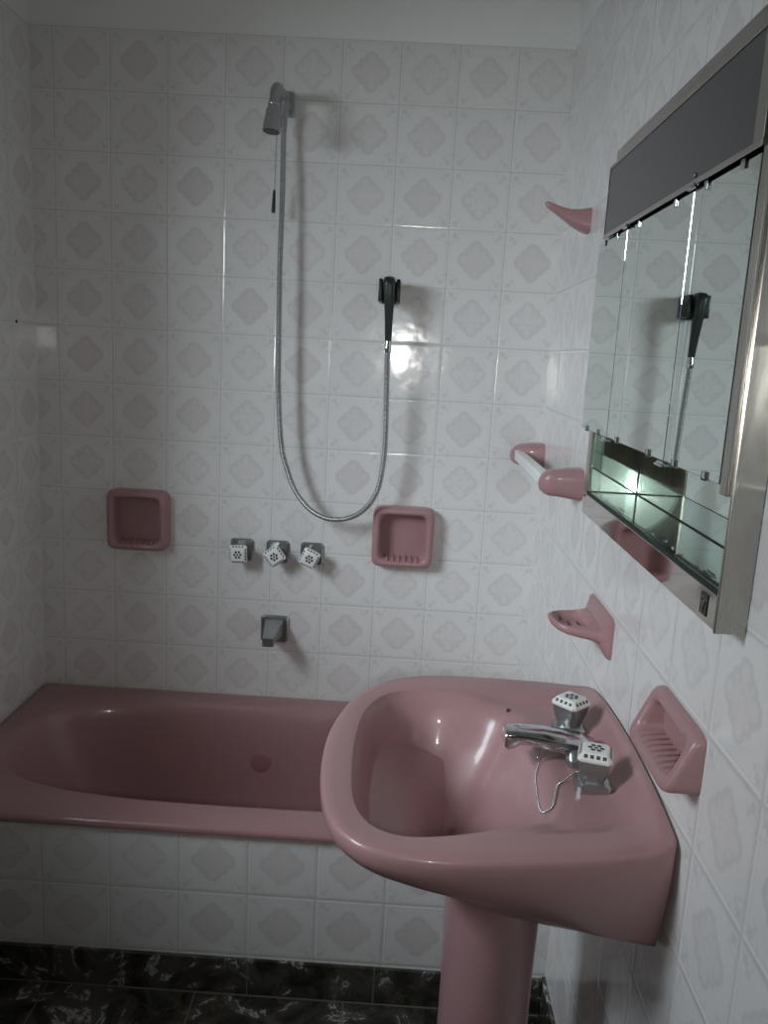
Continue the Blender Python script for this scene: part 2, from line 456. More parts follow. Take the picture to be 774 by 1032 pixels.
# ------------------------------------------------------------------ basin + pedestal
OUT = [(1.398, -.812), (1.337, -.798), (1.224, -.791), (1.13, -.793), (1.065, -.808), (1.008, -.845), (.962, -.918), (.936, -1.010), (.927, -1.107), (.933, -1.215), (.951, -1.299), (.978, -1.346),
       (1.022, -1.375), (1.10, -1.386), (1.187, -1.378), (1.286, -1.362), (1.365, -1.343), (1.398, -1.334)]
REC = [(1.366, -.92), (1.345, -.872), (1.30, -.855), (1.20, -.850), (1.10, -.852), (1.042, -.867), (1.003, -.902), (.976, -.975), (.968, -1.092), (.972, -1.206), (.980, -1.263), (.996, -1.304), (1.022, -1.329), (1.06, -1.338), (1.12, -1.330),
       (1.20, -1.313), (1.28, -1.297), (1.340, -1.282), (1.364, -1.24), (1.374, -1.15), (1.378, -1.07), (1.374, -.98)]
BOWL = [(1.262, -.99), (1.245, -.925), (1.20, -.885), (1.12, -.864), (1.048, -.872), (1.008, -.906), (.981, -.978), (.973, -1.092), (.977, -1.206), (.985, -1.260), (1.001, -1.299), (1.027, -1.323), (1.06, -1.331), (1.106, -1.324),
        (1.165, -1.305), (1.222, -1.282), (1.258, -1.240), (1.270, -1.18), (1.272, -1.08)]
BC = Vector((1.12, -1.085, 0))
def polar(outline, closed, N, rect_wall=None):
    pts = [(Vector((p[0], p[1], 0)) - BC) for p in catmull([(x, y, 0) for x, y in outline], 10, closed)]
    res = []
    for k in range(N):
        t = 2 * PI * k / N; d = Vector((math.cos(t), math.sin(t), 0)); best = 0
        n = len(pts)
        for i in range(n):
            a, b = pts[i], pts[(i + 1) % n]; e = b - a
            den = d.x * e.y - d.y * e.x
            if abs(den) < 1e-12: continue
            r = (a.x * e.y - a.y * e.x) / den; q = (a.x * d.y - a.y * d.x) / den
            if r > 0 and -1e-6 <= q <= 1 + 1e-6: best = max(best, r)
        res.append(best)
    return res

def basin():
    root = thing('wash_basin', 'pink ceramic wash basin fixed to the right wall on a pedestal', 'basin', (1.2, -1.085, .56))
    N = 168; bm = bmesh.new()
    ro, rr, rb = polar(OUT, False, N), polar(REC, True, N), polar(BOWL, True, N)
    dirs = [Vector((math.cos(2 * PI * k / N), math.sin(2 * PI * k / N), 0)) for k in range(N)]
    sst = lambda x, a, b: (lambda t: t * t * (3 - 2 * t))(max(0., min(1., (x - a) / (b - a))))
    def ridge(p): return .034 * sst(p.x, 1.355, 1.395) * max(0., 1 - ((p.y + 1.085) / .275) ** 2) ** .75
    def topz(p): return .820 + ridge(p)
    rings = []
    def ring(fr, fz):
        L = []
        for k in range(N):
            p = BC + dirs[k] * fr(k); L.append((p.x, p.y, fz(k, p)))
        rings.append(L)
    # underside, from the pedestal outwards
    def hang(kk):
        L = []
        for k in range(N):
            p = BC + dirs[k] * ro[k]
            wl = max(0., min(1., (p.x - 1.02) / .38))
            a = .34 * (1 - wl) + .115 * wl
            dep = .092 * (1 - wl) + .142 * wl
            z = .803 - kk * dep
            sy = 1 - a * kk ** 1.7
            sx = 1 - .30 * kk ** 1.7
            x = 1.3985 - (1.3985 - p.x) * sx
            L.append((x, -1.085 + (p.y + 1.085) * sy, z))
        return L
    inner_under = []
    base = hang(1.)
    for q in (.0, .35, .7):
        L = []
        for k in range(N):
            b = Vector(base[k]); c = Vector((1.235 + .085 * dirs[k].x, -1.085 + .10 * dirs[k].y, .615))
            m = c.lerp(b, q); m.z = .615 + (b.z - .615) * q ** 1.6
            L.append(m)
        inner_under.append(L)
    rings += inner_under
    for kk in (1., .93, .85, .75, .63, .5, .37, .25, .14, .05): rings.append(hang(kk))
    ring(lambda k: ro[k], lambda k, p: .808 + ridge(p) * .8)
    ring(lambda k: ro[k] - .0008, lambda k, p: topz(p) - .006)
    ring(lambda k: ro[k] - .003, lambda k, p: topz(p) - .002)
    ring(lambda k: ro[k] - .007, lambda k, p: topz(p))
    for q in (.35, .65, .85):
        ring(lambda k: (ro[k] - .007) * (1 - q) + rr[k] * q, lambda k, p: topz(p) - .0005 - .003 * q * q)
    wide = [sst(rr[k] - rb[k], .012, .05) for k in range(N)]
    ring(lambda k: rr[k], lambda k, p: .8165 + ridge(p))
    for q, dz in ((.12, .35), (.28, .8), (.5, 1.), (.75, 1.), (.9, .95)):
        ring(lambda k: rr[k] * (1 - q) + rb[k] * q, lambda k, p: .8165 - .0015 * q - .010 * dz * wide[k])
    zb = [.814 - .0105 * wide[k] for k in range(N)]
    ring(lambda k: rb[k], lambda k, p: zb[k])
    cB = Vector((-.005, -.005, 0))
    for i in range(1, 20):
        t = i / 20
        L = []
        for k in range(N):
            back = sst(dirs[k].x, -.1, .8)
            pw = 2.8 * (1 - back) + 1.5 * back
            rad = 1 - t
            s = 1 - rad ** pw if back < 1 else 1 - rad ** pw
            s = max(0., 1 - rad ** pw)
            edge = sst(t, 0, .24)
            p = BC + dirs[k] * rb[k] * (1 - t)
            z = zb[k] * (1 - t) + .809 * t - .174 * s * (.25 + .75 * edge)
            L.append((p.x, p.y, z))
        rings.append(L)
    loft(bm, rings, True, True, True)
    for v in bm.verts: v.co.x = min(v.co.x, 1.3985)
    o = link_mesh('basin_bowl', bm, PINK, root, 60)
    # small overflow slot under the far rim
    bm = bmesh.new()
    disc(bm, (1.235, -.909, .8055), (0, -1, .6), .0042, 16)
    link_mesh('overflow_hole', bm, DARK_INK, root)
    # drain
    bm = bmesh.new()
    rg = lambda r, z: [(BC.x + r * math.cos(2 * PI * k / 32), BC.y + r * math.sin(2 * PI * k / 32), z) for k in range(32)]
    loft(bm, [rg(.026, .6345), rg(.026, .6385), rg(.021, .6385), rg(.018, .637)])
    link_mesh('drain', bm, CHROME, root, 40)
    return root
basin()

def pedestal():
    N = 64; bm = bmesh.new(); R = []
    for z, rx, ry in ((.0005, .105, .125), (.03, .103, .122), (.07, .088, .108), (.16, .076, .094), (.3, .0735, .088), (.45, .0735, .088), (.56, .076, .091), (.63, .085, .10)):
        R.append([(1.208 + rx * math.cos(2 * PI * k / N), -1.085 + ry * math.sin(2 * PI * k / N), z) for k in range(N)])
    loft(bm, R)
    o = link_mesh('basin_pedestal', bm, PINK, None, 40)
    tag(o, 'pink ceramic pedestal column holding up the wash basin', 'pedestal')
pedestal()

# ------------------------------------------------------------------ square handles with painted caps
def square_ring(h, z, n=6, e=7.): return [(x, y, z) for x, y in rsq(h, h, 32, e)]
def handle_meshes(s=1.):
    """body, cap, motif bmeshes; axis +Z, base at 0"""
    body = bmesh.new()
    loft(body, [square_ring(h * s, z * s) for h, z in ((.0155, 0), (.0165, .004), (.0195, .012), (.0225, .022), (.0242, .034))])
    cap = bmesh.new()
    loft(cap, [square_ring(h * s, z * s, e=14) for h, z in ((.0238, .0338), (.0248, .0355), (.0248, .0385), (.0180, .0475), (.0172, .0478))])
    mo = bmesh.new()
    zt = .0480 * s
    for k in range(6):      # flower
        a = k * PI / 3
        c = (math.cos(a) * .0085 * s, math.sin(a) * .0085 * s, zt); disc(mo, c, (0, 0, 1), .0036 * s, 10)
    disc(mo, (0, 0, zt), (0, 0, 1), .0030 * s, 10)
    for k in range(4):      # row of little flowers on every sloping edge
        M = Matrix.Rotation(k * PI / 2, 4, 'Z')
        for q in (-1.5, -.5, .5, 1.5):
            c = M @ Vector((.02165 * s, q * .0088 * s, .0432 * s)); nn = (M @ Vector((.8, 0, .6)))
            for w in range(4):
                u1, u2 = frame_of(nn)
                cc = c + (u1 * math.cos(w * PI / 2 + .78) + u2 * math.sin(w * PI / 2 + .78)) * .0018 * s
                disc(mo, cc, nn, .0015 * s, 8)
    return body, cap, mo
HB, HC, HM = handle_meshes()
def to_me(name, bm, m, smooth):
    o = link_mesh(name, bm, m, None, smooth); me = o.data; bpy.data.objects.remove(o); return me
ME_HB, ME_HC, ME_HM = to_me('handle', HB, HANDLE, 30), to_me('cap', HC, WHITE_CER, 30), to_me('flower_motif', HM, DARK_INK, None)
def put_handle(root, M):
    """handle > cap > flower motif, M maps the handle axis into the world"""
    h = bpy.data.objects.new('handle', ME_HB); COL.objects.link(h); h.parent = root
    h.matrix_local = Matrix.Translation(-root.location) @ M
    h['label'] = 'square tapered metal handle'
    c = bpy.data.objects.new('cap', ME_HC); COL.objects.link(c); c.parent = h
    c['label'] = 'white cap painted with dark flowers'
    f = bpy.data.objects.new('flower_motif', ME_HM); COL.objects.link(f); f.parent = h
    return h

# ------------------------------------------------------------------ basin mixer
ZD = .8065
def mixer():
    cx, cy = 1.328, -1.066
    root = thing('basin_mixer', 'chrome basin mixer with two flower-capped square handles on the basin deck', 'tap', (cx, cy, ZD))
    for y, rot in ((-1.158, -15), (-.974, -47)):
        bm = bmesh.new()
        M = Matrix.Translation((cx, y, ZD - .001)) @ Matrix.Rotation(math.radians(-3), 4, 'Z')
        loft(bm, [[M @ Vector(p) for p in square_ring(h, z, e=12)] for h, z in ((.0255, 0), (.0255, .010), (.0215, .0135), (.014, .0145), (.014, .018))])
        link_mesh('handle_base', bm, CHROME_DULL, root, 30)
        put_handle(root, Matrix.Translation((cx, y, ZD + .0125)) @ Matrix.Rotation(math.radians(rot), 4, 'Z'))
    bm = bmesh.new()
    loft(bm, [[(cx + x, cy + y, z) for x, y in rsq(a, b, 32, 10)] for a, b, z in ((.026, .042, ZD - .001), (.026, .042, ZD + .010), (.022, .036, ZD + .018), (.018, .030, ZD + .022))])
    link_mesh('body', bm, CHROME_DULL, root, 30)
    # spout: rectangular section swept from the body over the bowl, nose turned down
    bm = bmesh.new(); R = []
    for x, zt, zbm, hw in ((1.352, .830, .812, .024), (1.33, .838, .814, .026), (1.30, .8435, .820, .0255), (1.27, .8465, .826, .0235), (1.245, .848, .829, .0215), (1.230, .8485, .829, .0205), (1.222, .8485, .822, .020), (1.213, .8475, .819, .0195), (1.207, .8455, .823, .019)):
        r = [(0, -hw), (0, -hw * .45), (0, hw * .45), (0, hw)]
        R.append([(x, cy - hw, zbm), (x, cy - hw, zt - .005), (x, cy - hw + .006, zt), (x, cy + hw - .006, zt), (x, cy + hw, zt - .005), (x, cy + hw, zbm)])
    loft(bm, R)
    bmesh.ops.bevel(bm, geom=bm.edges[:], offset=.0008, segments=1, affect='EDGES')
    link_mesh('spout', bm, CHROME, root, 30)
    # lug under the spout for the chain
    bm = bmesh.new()
    tube(bm, [(1.262 + .004 * math.cos(a), cy - .018, .820 + .009 * math.sin(a)) for a in [2 * PI * k / 20 for k in range(21)]], .0012, 8)
    link_mesh('chain_lug', bm, CHROME_DULL, root, 60)
mixer()

CHAIN_XY = [(1.255, -1.105), (1.252, -1.140), (1.249, -1.175), (1.248, -1.205), (1.253, -1.222), (1.262, -1.212), (1.270, -1.185), (1.278, -1.160), (1.288, -1.150)]
def chain():
    a = Vector((1.262, -1.084, .812))
    from mathutils.bvhtree import BVHTree
    bo = bpy.data.objects['basin_bowl']
    bv = BVHTree.FromPolygons([bo.matrix_world @ v.co for v in bo.data.vertices], [tuple(p.vertices) for p in bo.data.polygons])
    def down(x, y):
        h = bv.ray_cast(Vector((x, y, 1.)), Vector((0, 0, -1)))[0]
        return Vector((x, y, h.z + .0019))
    lay = [down(x, y) for x, y in CHAIN_XY]
    pts = catmull([Vector((1.262, -1.085, .8045))] + lay + [Vector((1.302, -1.150, .822)), Vector((1.312, -1.152, .826))], 24)
    bm = bmesh.new()
    d = 0; last = pts[0]; step = .0043
    for p in pts[1:]:
        seg = (p - last).length
        while d + seg >= step:
            t = (step - d) / seg; last = last.lerp(p, t); seg = (p - last).length; d = 0
            bmesh.ops.create_icosphere(bm, subdivisions=1, radius=.0020, matrix=Matrix.Translation(last))
        d += seg; last = p
    o = link_mesh('bead_chain', bm, CHROME, None, 180)
    tag(o, 'thin metal bead chain looped from the basin spout to the near handle', 'chain')
    bm = bmesh.new()
    c = Vector((1.2615, -1.085, .808))
    tube(bm, [c + Vector((.004 * math.cos(t), .003 * math.cos(t), .005 * math.sin(t))) for t in [2 * PI * k / 20 for k in range(21)]], .0008, 6)
    r = link_mesh('split_ring', bm, CHROME, o, 60)
bpy.context.view_layer.update()
chain()

# ------------------------------------------------------------------ back wall: soap dishes
def soap_dish(cx, cz, label):
    root = thing('soap_dish', label, 'soap dish', (cx, 0, cz), 'square soap dishes on the back wall')
    bm = bmesh.new()
    R = []
    for hw, p in ((.086, -.0003), (.0865, .020), (.0850, .034), (.0805, .042), (.0745, .0445), (.0690, .0430), (.0655, .0375), (.0625, .025), (.0600, .005), (.0575, -.008), (.0545, -.013), (.048, -.015)):
        R.append([(cx + x, -p, cz + z) for x, z in rsq(hw, hw, 72, 9 if hw > .07 else 8)])
    loft(bm, R, True, True, True)
    link_mesh('dish', bm, PINK, root, 60)
    bm = bmesh.new()
    for k in range(6):
        x = cx - .042 + k * .0168
        tube(bm, [(x, -.0425, cz - .0695), (x, -.037, cz - .0650), (x, -.022, cz - .0625), (x, .008, cz - .0595)], [.004, .005, .0045, .004], 10)
    link_mesh('drain_ribs', bm, PINK, root, 60)
soap_dish(.286, .916, 'square pink soap dish on the back wall, at the left, apart from the hose')
soap_dish(1.035, .911, 'square pink soap dish on the back wall just right of the hose loop')

# ------------------------------------------------------------------ back wall: taps, spout
def wall_tap(cx, cz, rot, label):
    root = thing('wall_tap', label, 'tap', (cx, 0, cz), 'three taps over the bath spout')
    bm = bmesh.new()
    r = lambda h, p: [(cx + x, -p, cz + z) for x, z in rsq(h, h, 32, 16)]
    loft(bm, [r(.0325, -.0003), r(.0325, .005), r(.029, .009), r(.0135, .0095), r(.0135, .026)])
    link_mesh('wall_plate', bm, CHROME_DULL, root, 30)
    put_handle(root, Matrix.Translation((cx, -.020, cz)) @ Matrix.Rotation(PI / 2, 4, 'X') @ Matrix.Rotation(math.radians(rot), 4, 'Z'))
wall_tap(.579, .8435, 2, 'leftmost of three flower-capped bath taps, cap set square')
wall_tap(.681, .8435, 38, 'middle of three flower-capped bath taps, cap turned to a diamond')
wall_tap(.779, .843, -24, 'rightmost of three flower-capped bath taps, cap tilted slightly')

def bath_spout():
    cx, cz = .679, .613
    root = thing('bath_spout', 'chrome wedge-shaped bath spout on the tiled wall below the three taps', 'spout', (cx, 0, cz))
    bm = bmesh.new()
    r = lambda h, p: [(cx + x, -p, cz + z) for x, z in rsq(h, h, 32, 18)]
    loft(bm, [r(.040, -.0003), r(.040, .006), r(.036, .010)])
    link_mesh('wall_plate', bm, CHROME_DULL, root, 30)
    bm = bmesh.new(); R = []
    for p, hw, zt, zb in ((.008, .027, .030, -.022), (.03, .0245, .027, -.017), (.07, .0200, .0215, -.010), (.105, .0165, .0165, -.006), (.118, .0155, .0145, -.012), (.126, .015, .012, -.012)):
        R.append([(cx - hw, -p, cz + zb), (cx + hw, -p, cz + zb), (cx + hw, -p, cz + zt), (cx - hw, -p, cz + zt)])
    loft(bm, R)
    bmesh.ops.bevel(bm, geom=bm.edges[:], offset=.0012, segments=2, affect='EDGES')
    link_mesh('spout_body', bm, CHROME_DULL, root, 30)
bath_spout()

# ------------------------------------------------------------------ shower
def shower():
    px, pz = .676, 2.030
    root = thing('overhead_shower', 'chrome shower arm and head high on the back wall', 'shower', (px, 0, pz))
    bm = bmesh.new()
    r = lambda h, k, p: [(px + x, -p, pz + z) for x, z in rsq(h, k, 32, 12)]
    loft(bm, [r(.016, .030, .0005), r(.016, .030, .014), r(.013, .027, .018)])
    link_mesh('wall_plate', bm, CHROME_DULL, root, 30)
    bm = bmesh.new()      # diverter body with the hose outlet
    vx, vy = .672, -.050
    tube(bm, [(px, -.015, 2.022), (px, -.05, 2.020)], .010, 16)
    tube(bm, [(vx, vy, 2.048), (vx, vy, 2.046), (vx, vy, 1.990), (vx, vy, 1.988)], [.010, .0125, .0125, .010], 20)
    tube(bm, [(vx, vy, 1.99), (vx, vy, 1.966)], .0085, 16)
    tube(bm, [(vx + .002, vy, 2.03), (vx + .002, vy - .022, 2.032)], .008, 16)
    link_mesh('diverter', bm, CHROME_DULL, root, 35)
    ax = .668
    bm = bmesh.new()
    path = catmull([(vx, -.05, 2.034), (ax, -.09, 2.036), (ax, -.135, 2.032), (ax, -.165, 2.018), (ax, -.176, 1.995), (ax, -.180, 1.972)], 8)
    tube(bm, path, .0125, 20)
    link_mesh('arm', bm, CHROME_DULL, root, 60)
    bm = bmesh.new()
    d = Vector((-.07, -.10, -1)).normalized(); o = Vector((ax, -.179, 1.985))
    u, w = frame_of(d)
    rg = lambda rr, h: [o + d * h + (u * math.cos(2 * PI * k / 32) + w * math.sin(2 * PI * k / 32)) * rr for k in range(32)]
    loft(bm, [rg(.013, 0), rg(.0145, .004), rg(.0145, .012), rg(.0175, .016), rg(.0185, .030), rg(.0200, .045), rg(.0215, .062), rg(.0215, .066)])
    hd = link_mesh('shower_head', bm, CHROME_DULL, root, 35)
    bm = bmesh.new(); loft(bm, [rg(.0150, .002), rg(.0155, .003), rg(.0155, .005), rg(.0150, .006)])
    link_mesh('collar', bm, CHROME, hd, 35)
    bm = bmesh.new(); loft(bm, [rg(.0190, .064), rg(.0185, .0675)])
    link_mesh('spray_face', bm, BLACK, hd, 35)
    return root
shower()

HP = [(.672, -.050, 1.968), (.6725, -.052, 1.93), (.675, -.060, 1.79), (.6745, -.066, 1.66), (.6755, -.068, 1.54), (.678, -.069, 1.40), (.682, -.070, 1.28), (.693, -.070, 1.155), (.709, -.070, 1.095), (.734, -.070, 1.034), (.772, -.070, .988), (.812, -.070, .965), (.853, -.070, .960), (.893, -.070, .970), (.925, -.071, .993), (.950, -.073, 1.028), (.9645, -.076, 1.075), (.9725, -.079, 1.165), (.9700, -.081, 1.30), (.9668, -.083, 1.40), (.9665, -.0835, 1.432)]
def hose():
    pts = catmull(HP, 26)
    # resample evenly and give the wound-metal ribs
    L = [0]
    for a, b in zip(pts[:-1], pts[1:]): L.append(L[-1] + (b - a).length)
    step = .0016; n = int(L[-1] / step); out = []; i = 0
    for k in range(n + 1):
        s = k * L[-1] / n
        while i < len(L) - 2 and L[i + 1] < s: i += 1
        out.append(pts[i].lerp(pts[i + 1], (s - L[i]) / max(1e-9, L[i + 1] - L[i])))
    rad = [.0068 + (.0010 if (k // 2) % 2 else -.0010) for k in range(len(out))]
    bm = bmesh.new(); tube(bm, out, rad, 12)
    o = link_mesh('shower_hose', bm, HOSE, None, 180)
    tag(o, 'ribbed metal shower hose hanging in a long loop on the back wall', 'hose')
hose()

def hand_shower():
    root = thing('hand_shower', 'black tapered hand shower hanging in its wall bracket', 'hand shower', (.966, -.083, 1.435))
    bm = bmesh.new(); R = []
    cx = .963
    for z, hw, yf, yb, x in ((1.446, .0085, -.092, -.074, .9662), (1.50, .0105, -.100, -.076, .9652), (1.548, .0130, -.109, -.076, .9638), (1.585, .0152, -.115, -.070, .9625), (1.600, .0155, -.115, -.058, .962), (1.606, .013, -.108, -.058, .962), (1.609, .007, -.096, -.062, .962)):
        m = (yf + yb) / 2; h = (yb - yf) / 2
        R.append([(x + a, m + b, z) for a, b in rsq(hw, h, 32, 3.4)])
    loft(bm, R)
    link_mesh('handle', bm, BLACK, root, 50)
    bm = bmesh.new()      # short spray head turned to the wall
    loft(bm, [[(.962 + x, p, 1.580 + z) for x, z in rsq(h, h * 1.15, 24, 4)] for h, p in ((.0135, -.075), (.0145, -.056), (.0140, -.047))])
    link_mesh('spray_head', bm, BLACK, root, 40)
    bm = bmesh.new()
    rg = lambda r, z: [(.9664 + r * math.cos(2 * PI * k / 24), -.083 + r * math.sin(2 * PI * k / 24), z) for k in range(24)]
    loft(bm, [rg(.0085, 1.418), rg(.0098, 1.421), rg(.0098, 1.432), rg(.0085, 1.436), rg(.0080, 1.448)])
    link_mesh('hose_nut', bm, CHROME, root, 35)
    br = thing('hand_shower_bracket', 'black two-winged wall bracket holding the hand shower', 'bracket', (.962, 0, 1.573))
    bm = bmesh.new()
    box(bm, .936, .988, -.012, -.0005, 1.545, 1.604, .003, 2)
    box(bm, .946, .978, -.045, -.012, 1.556, 1.600, .003, 2)
    link_mesh('wall_plate', bm, BLACK, br, 40)
    for x0, x1 in ((.9345, .9445), (.9805, .9905)):
        bm = bmesh.new(); box(bm, x0, x1, -.088, -.010, 1.546, 1.6035, .002, 2)
        link_mesh('wing', bm, BLACK, br, 40)
hand_shower()

def pull_cord():
    root = thing('pull_cord', 'thin cord with a black toggle hanging beside the shower hose', 'cord', (.655, -.052, 1.99))
    bm = bmesh.new(); tube(bm, [(.6605, -.0545, 1.992), (.657, -.058, 1.98), (.6555, -.060, 1.90), (.6545, -.060, 1.808)], .0011, 8)
    link_mesh('cord', bm, CHROME_DULL, root, 60)
    bm = bmesh.new()
    rg = lambda r, z: [(.6535 + (1.808 - z) * -.02 + r * math.cos(2 * PI * k / 16), -.060 + r * math.sin(2 * PI * k / 16), z) for k in range(16)]
    loft(bm, [rg(.0022, 1.811), rg(.0034, 1.806), rg(.0052, 1.765), rg(.0050, 1.756), rg(.003, 1.754)])
    link_mesh('toggle', bm, BLACK, root, 40)
pull_cord()

# ------------------------------------------------------------------ right wall ceramics
def towel_hook():
    bm = bmesh.new(); R = []
    cy = -.376
    for x, z, hh, hw in ((1.4003, 1.7215, .0272, .026), (1.392, 1.7215, .0262, .0245), (1.380, 1.7225, .0225, .0215), (1.362, 1.7265, .0175, .0180), (1.345, 1.7335, .0130, .0145), (1.328, 1.7415, .0098, .0115), (1.314, 1.7485, .0078, .0090), (1.305, 1.7525, .0058, .0065), (1.3015, 1.754, .0025, .003)):
        R.append([(x, cy + a, z + b) for a, b in rsq(hw, hh, 32, 3.2)])
    loft(bm, R)
    o = link_mesh('towel_hook', bm, PINK, None, 60)
    tag(o, 'pink horn-shaped ceramic hook on the right wall, left of the cabinet', 'hook')
towel_hook()

def towel_rail():
    root = thing('towel_rail', 'white towel bar between two pink ceramic brackets on the right wall', 'towel rail', (W, -.32, 1.165))
    for yc in (-.046, -.548):
        bm = bmesh.new(); R = []
        for x, hy, hz, dz in ((1.4003, .038, .034, 0), (1.39, .0375, .0335, 0), (1.37, .035, .0315, .001), (1.35, .0315, .0285, .001), (1.335, .029, .0275, 0), (1.323, .024, .022, -.001), (1.315, .013, .014, -.002), (1.312, .004, .005, -.002)):
            R.append([(x, yc + a, 1.165 + dz + b) for a, b in rsq(hy, hz, 40, 3.6)])
        loft(bm, R)
        link_mesh('bracket', bm, PINK, root, 60)
    bm = bmesh.new(); box(bm, 1.320, 1.344, -.535, -.080, 1.154, 1.178, .0015, 2)
    link_mesh('bar', bm, WHITE_PL, root, 40)
towel_rail()

def soap_tray():
    cy = -.837
    root = thing('soap_tray', 'pink tongue-shaped soap tray with drain slots below the cabinet', 'soap tray', (W, cy, .95))
    bm = bmesh.new()
    # backplate flowing into the tongue: rings march from the wall outwards
    R = []
    n = 48
    for x, hy, zt, zb in ((1.4003, .090, .988, .912), (1.3945, .0885, .986, .914), (1.390, .082, .976, .921), (1.384, .072, .968, .930), (1.370, .065, .965, .935), (1.350, .060, .9635, .938), (1.330, .051, .9635, .941), (1.316, .038, .964, .945), (1.307, .024, .9645, .951), (1.3035, .010, .963, .956)):
        zc, hz = (zt + zb) / 2, (zt - zb) / 2
        R.append([(x, cy + a, zc + b) for a, b in rsq(hy, hz, n, 14 if x > 1.392 else 6 if x > 1.386 else 3)])
    loft(bm, R)
    o = link_mesh('tray_tmp', bm, PINK, None, 60)
    # hollow and slots are cut for real
    cut = bmesh.new(); C2 = []
    for z, f in ((.9485, .50), (.949, .78), (.953, .93), (.961, 1.05), (.98, 1.30)):
        L = []
        for k in range(48):
            a = 2 * PI * k / 48
            L.append((1.349 + f * (.036 if math.cos(a) < 0 else .028) * math.copysign(abs(math.cos(a)) ** .8, math.cos(a)), cy + f * .046 * math.copysign(abs(math.sin(a)) ** .8, math.sin(a)), z))
        C2.append(L)
    loft(cut, C2)
    for sx, sy, lx_ in ((1.328, -.014, .008), (1.343, .006, .008), (1.361, .008, .008), (1.330, .026, .007)):
        L = [[(sx + a, cy + sy + b, z) for a, b in rsq(lx_ * .5, .0125, 20, 2.4)] for z in (.90, .99)]
        loft(cut, L)
    c = link_mesh('cut_tmp', cut, PINK)
    md = o.modifiers.new('b', 'BOOLEAN'); md.operation = 'DIFFERENCE'; md.object = c; md.solver = 'EXACT'; md.use_self = True
    bpy.context.view_layer.update()
    ev = o.evaluated_get(bpy.context.evaluated_depsgraph_get())
    me = bpy.data.meshes.new_from_object(ev)
    bpy.data.objects.remove(o); bpy.data.objects.remove(c)
    me.materials.clear()
    link_me('tray', me, PINK, root, 35)
soap_tray()

def half_dish():
    cy, z0, z1 = -1.281, .910, .990
    root = thing('wall_soap_holder', 'wedge-shaped pink soap holder with a ribbed hollow, just above the basin edge', 'soap dish', (W, cy, .95))
    hw, zc, hh = .086, (z0 + z1) / 2, (z1 - z0) / 2
    bm = bmesh.new(); R = []
    def slope(z, top, bot): # protrusion grows towards the bottom
        t = (z1 - z) / (z1 - z0); return top + (bot - top) * t
    def ringx(a, b, f, e): return [(W - f(zc + z) - .0005, cy + y, zc + z) for y, z in rsq(a, b, 64, e)]
    R.append(ringx(hw, hh, lambda z: 0, 9))
    R.append(ringx(hw, hh, lambda z: slope(z, .004, .036), 9))
    R.append(ringx(hw - .002, hh - .002, lambda z: slope(z, .008, .043), 9))
    R.append(ringx(hw - .006, hh - .005, lambda z: slope(z, .010, .046), 8))
    R.append(ringx(hw - .013, hh - .013, lambda z: slope(z, .010, .046), 6))
    R.append(ringx(hw - .018, hh - .0155, lambda z: slope(z, .007, .042), 6))
    R.append(ringx(hw - .020, hh - .017, lambda z: slope(z, .005, .030), 6))
    R.append(ringx(hw - .022, hh - .018, lambda z: slope(z, -.008, .004), 6))
    R.append(ringx(hw - .026, hh - .020, lambda z: -.020, 6))
    R.append(ringx(hw - .036, hh - .026, lambda z: -.024, 5))
    loft(bm, R)
    link_mesh('holder', bm, PINK, root, 60)
    bm = bmesh.new()
    for k in range(8):
        y = cy - .052 + k * .0149
        tube(bm, [(W - .038, y, z0 + .0125), (W - .030, y, z0 + .0165), (W - .010, y, z0 + .0195), (W + .012, y, z0 + .0215)], [.0025, .0036, .0036, .003], 8)
    link_mesh('drain_ribs', bm, PINK, root, 60)
half_dish()

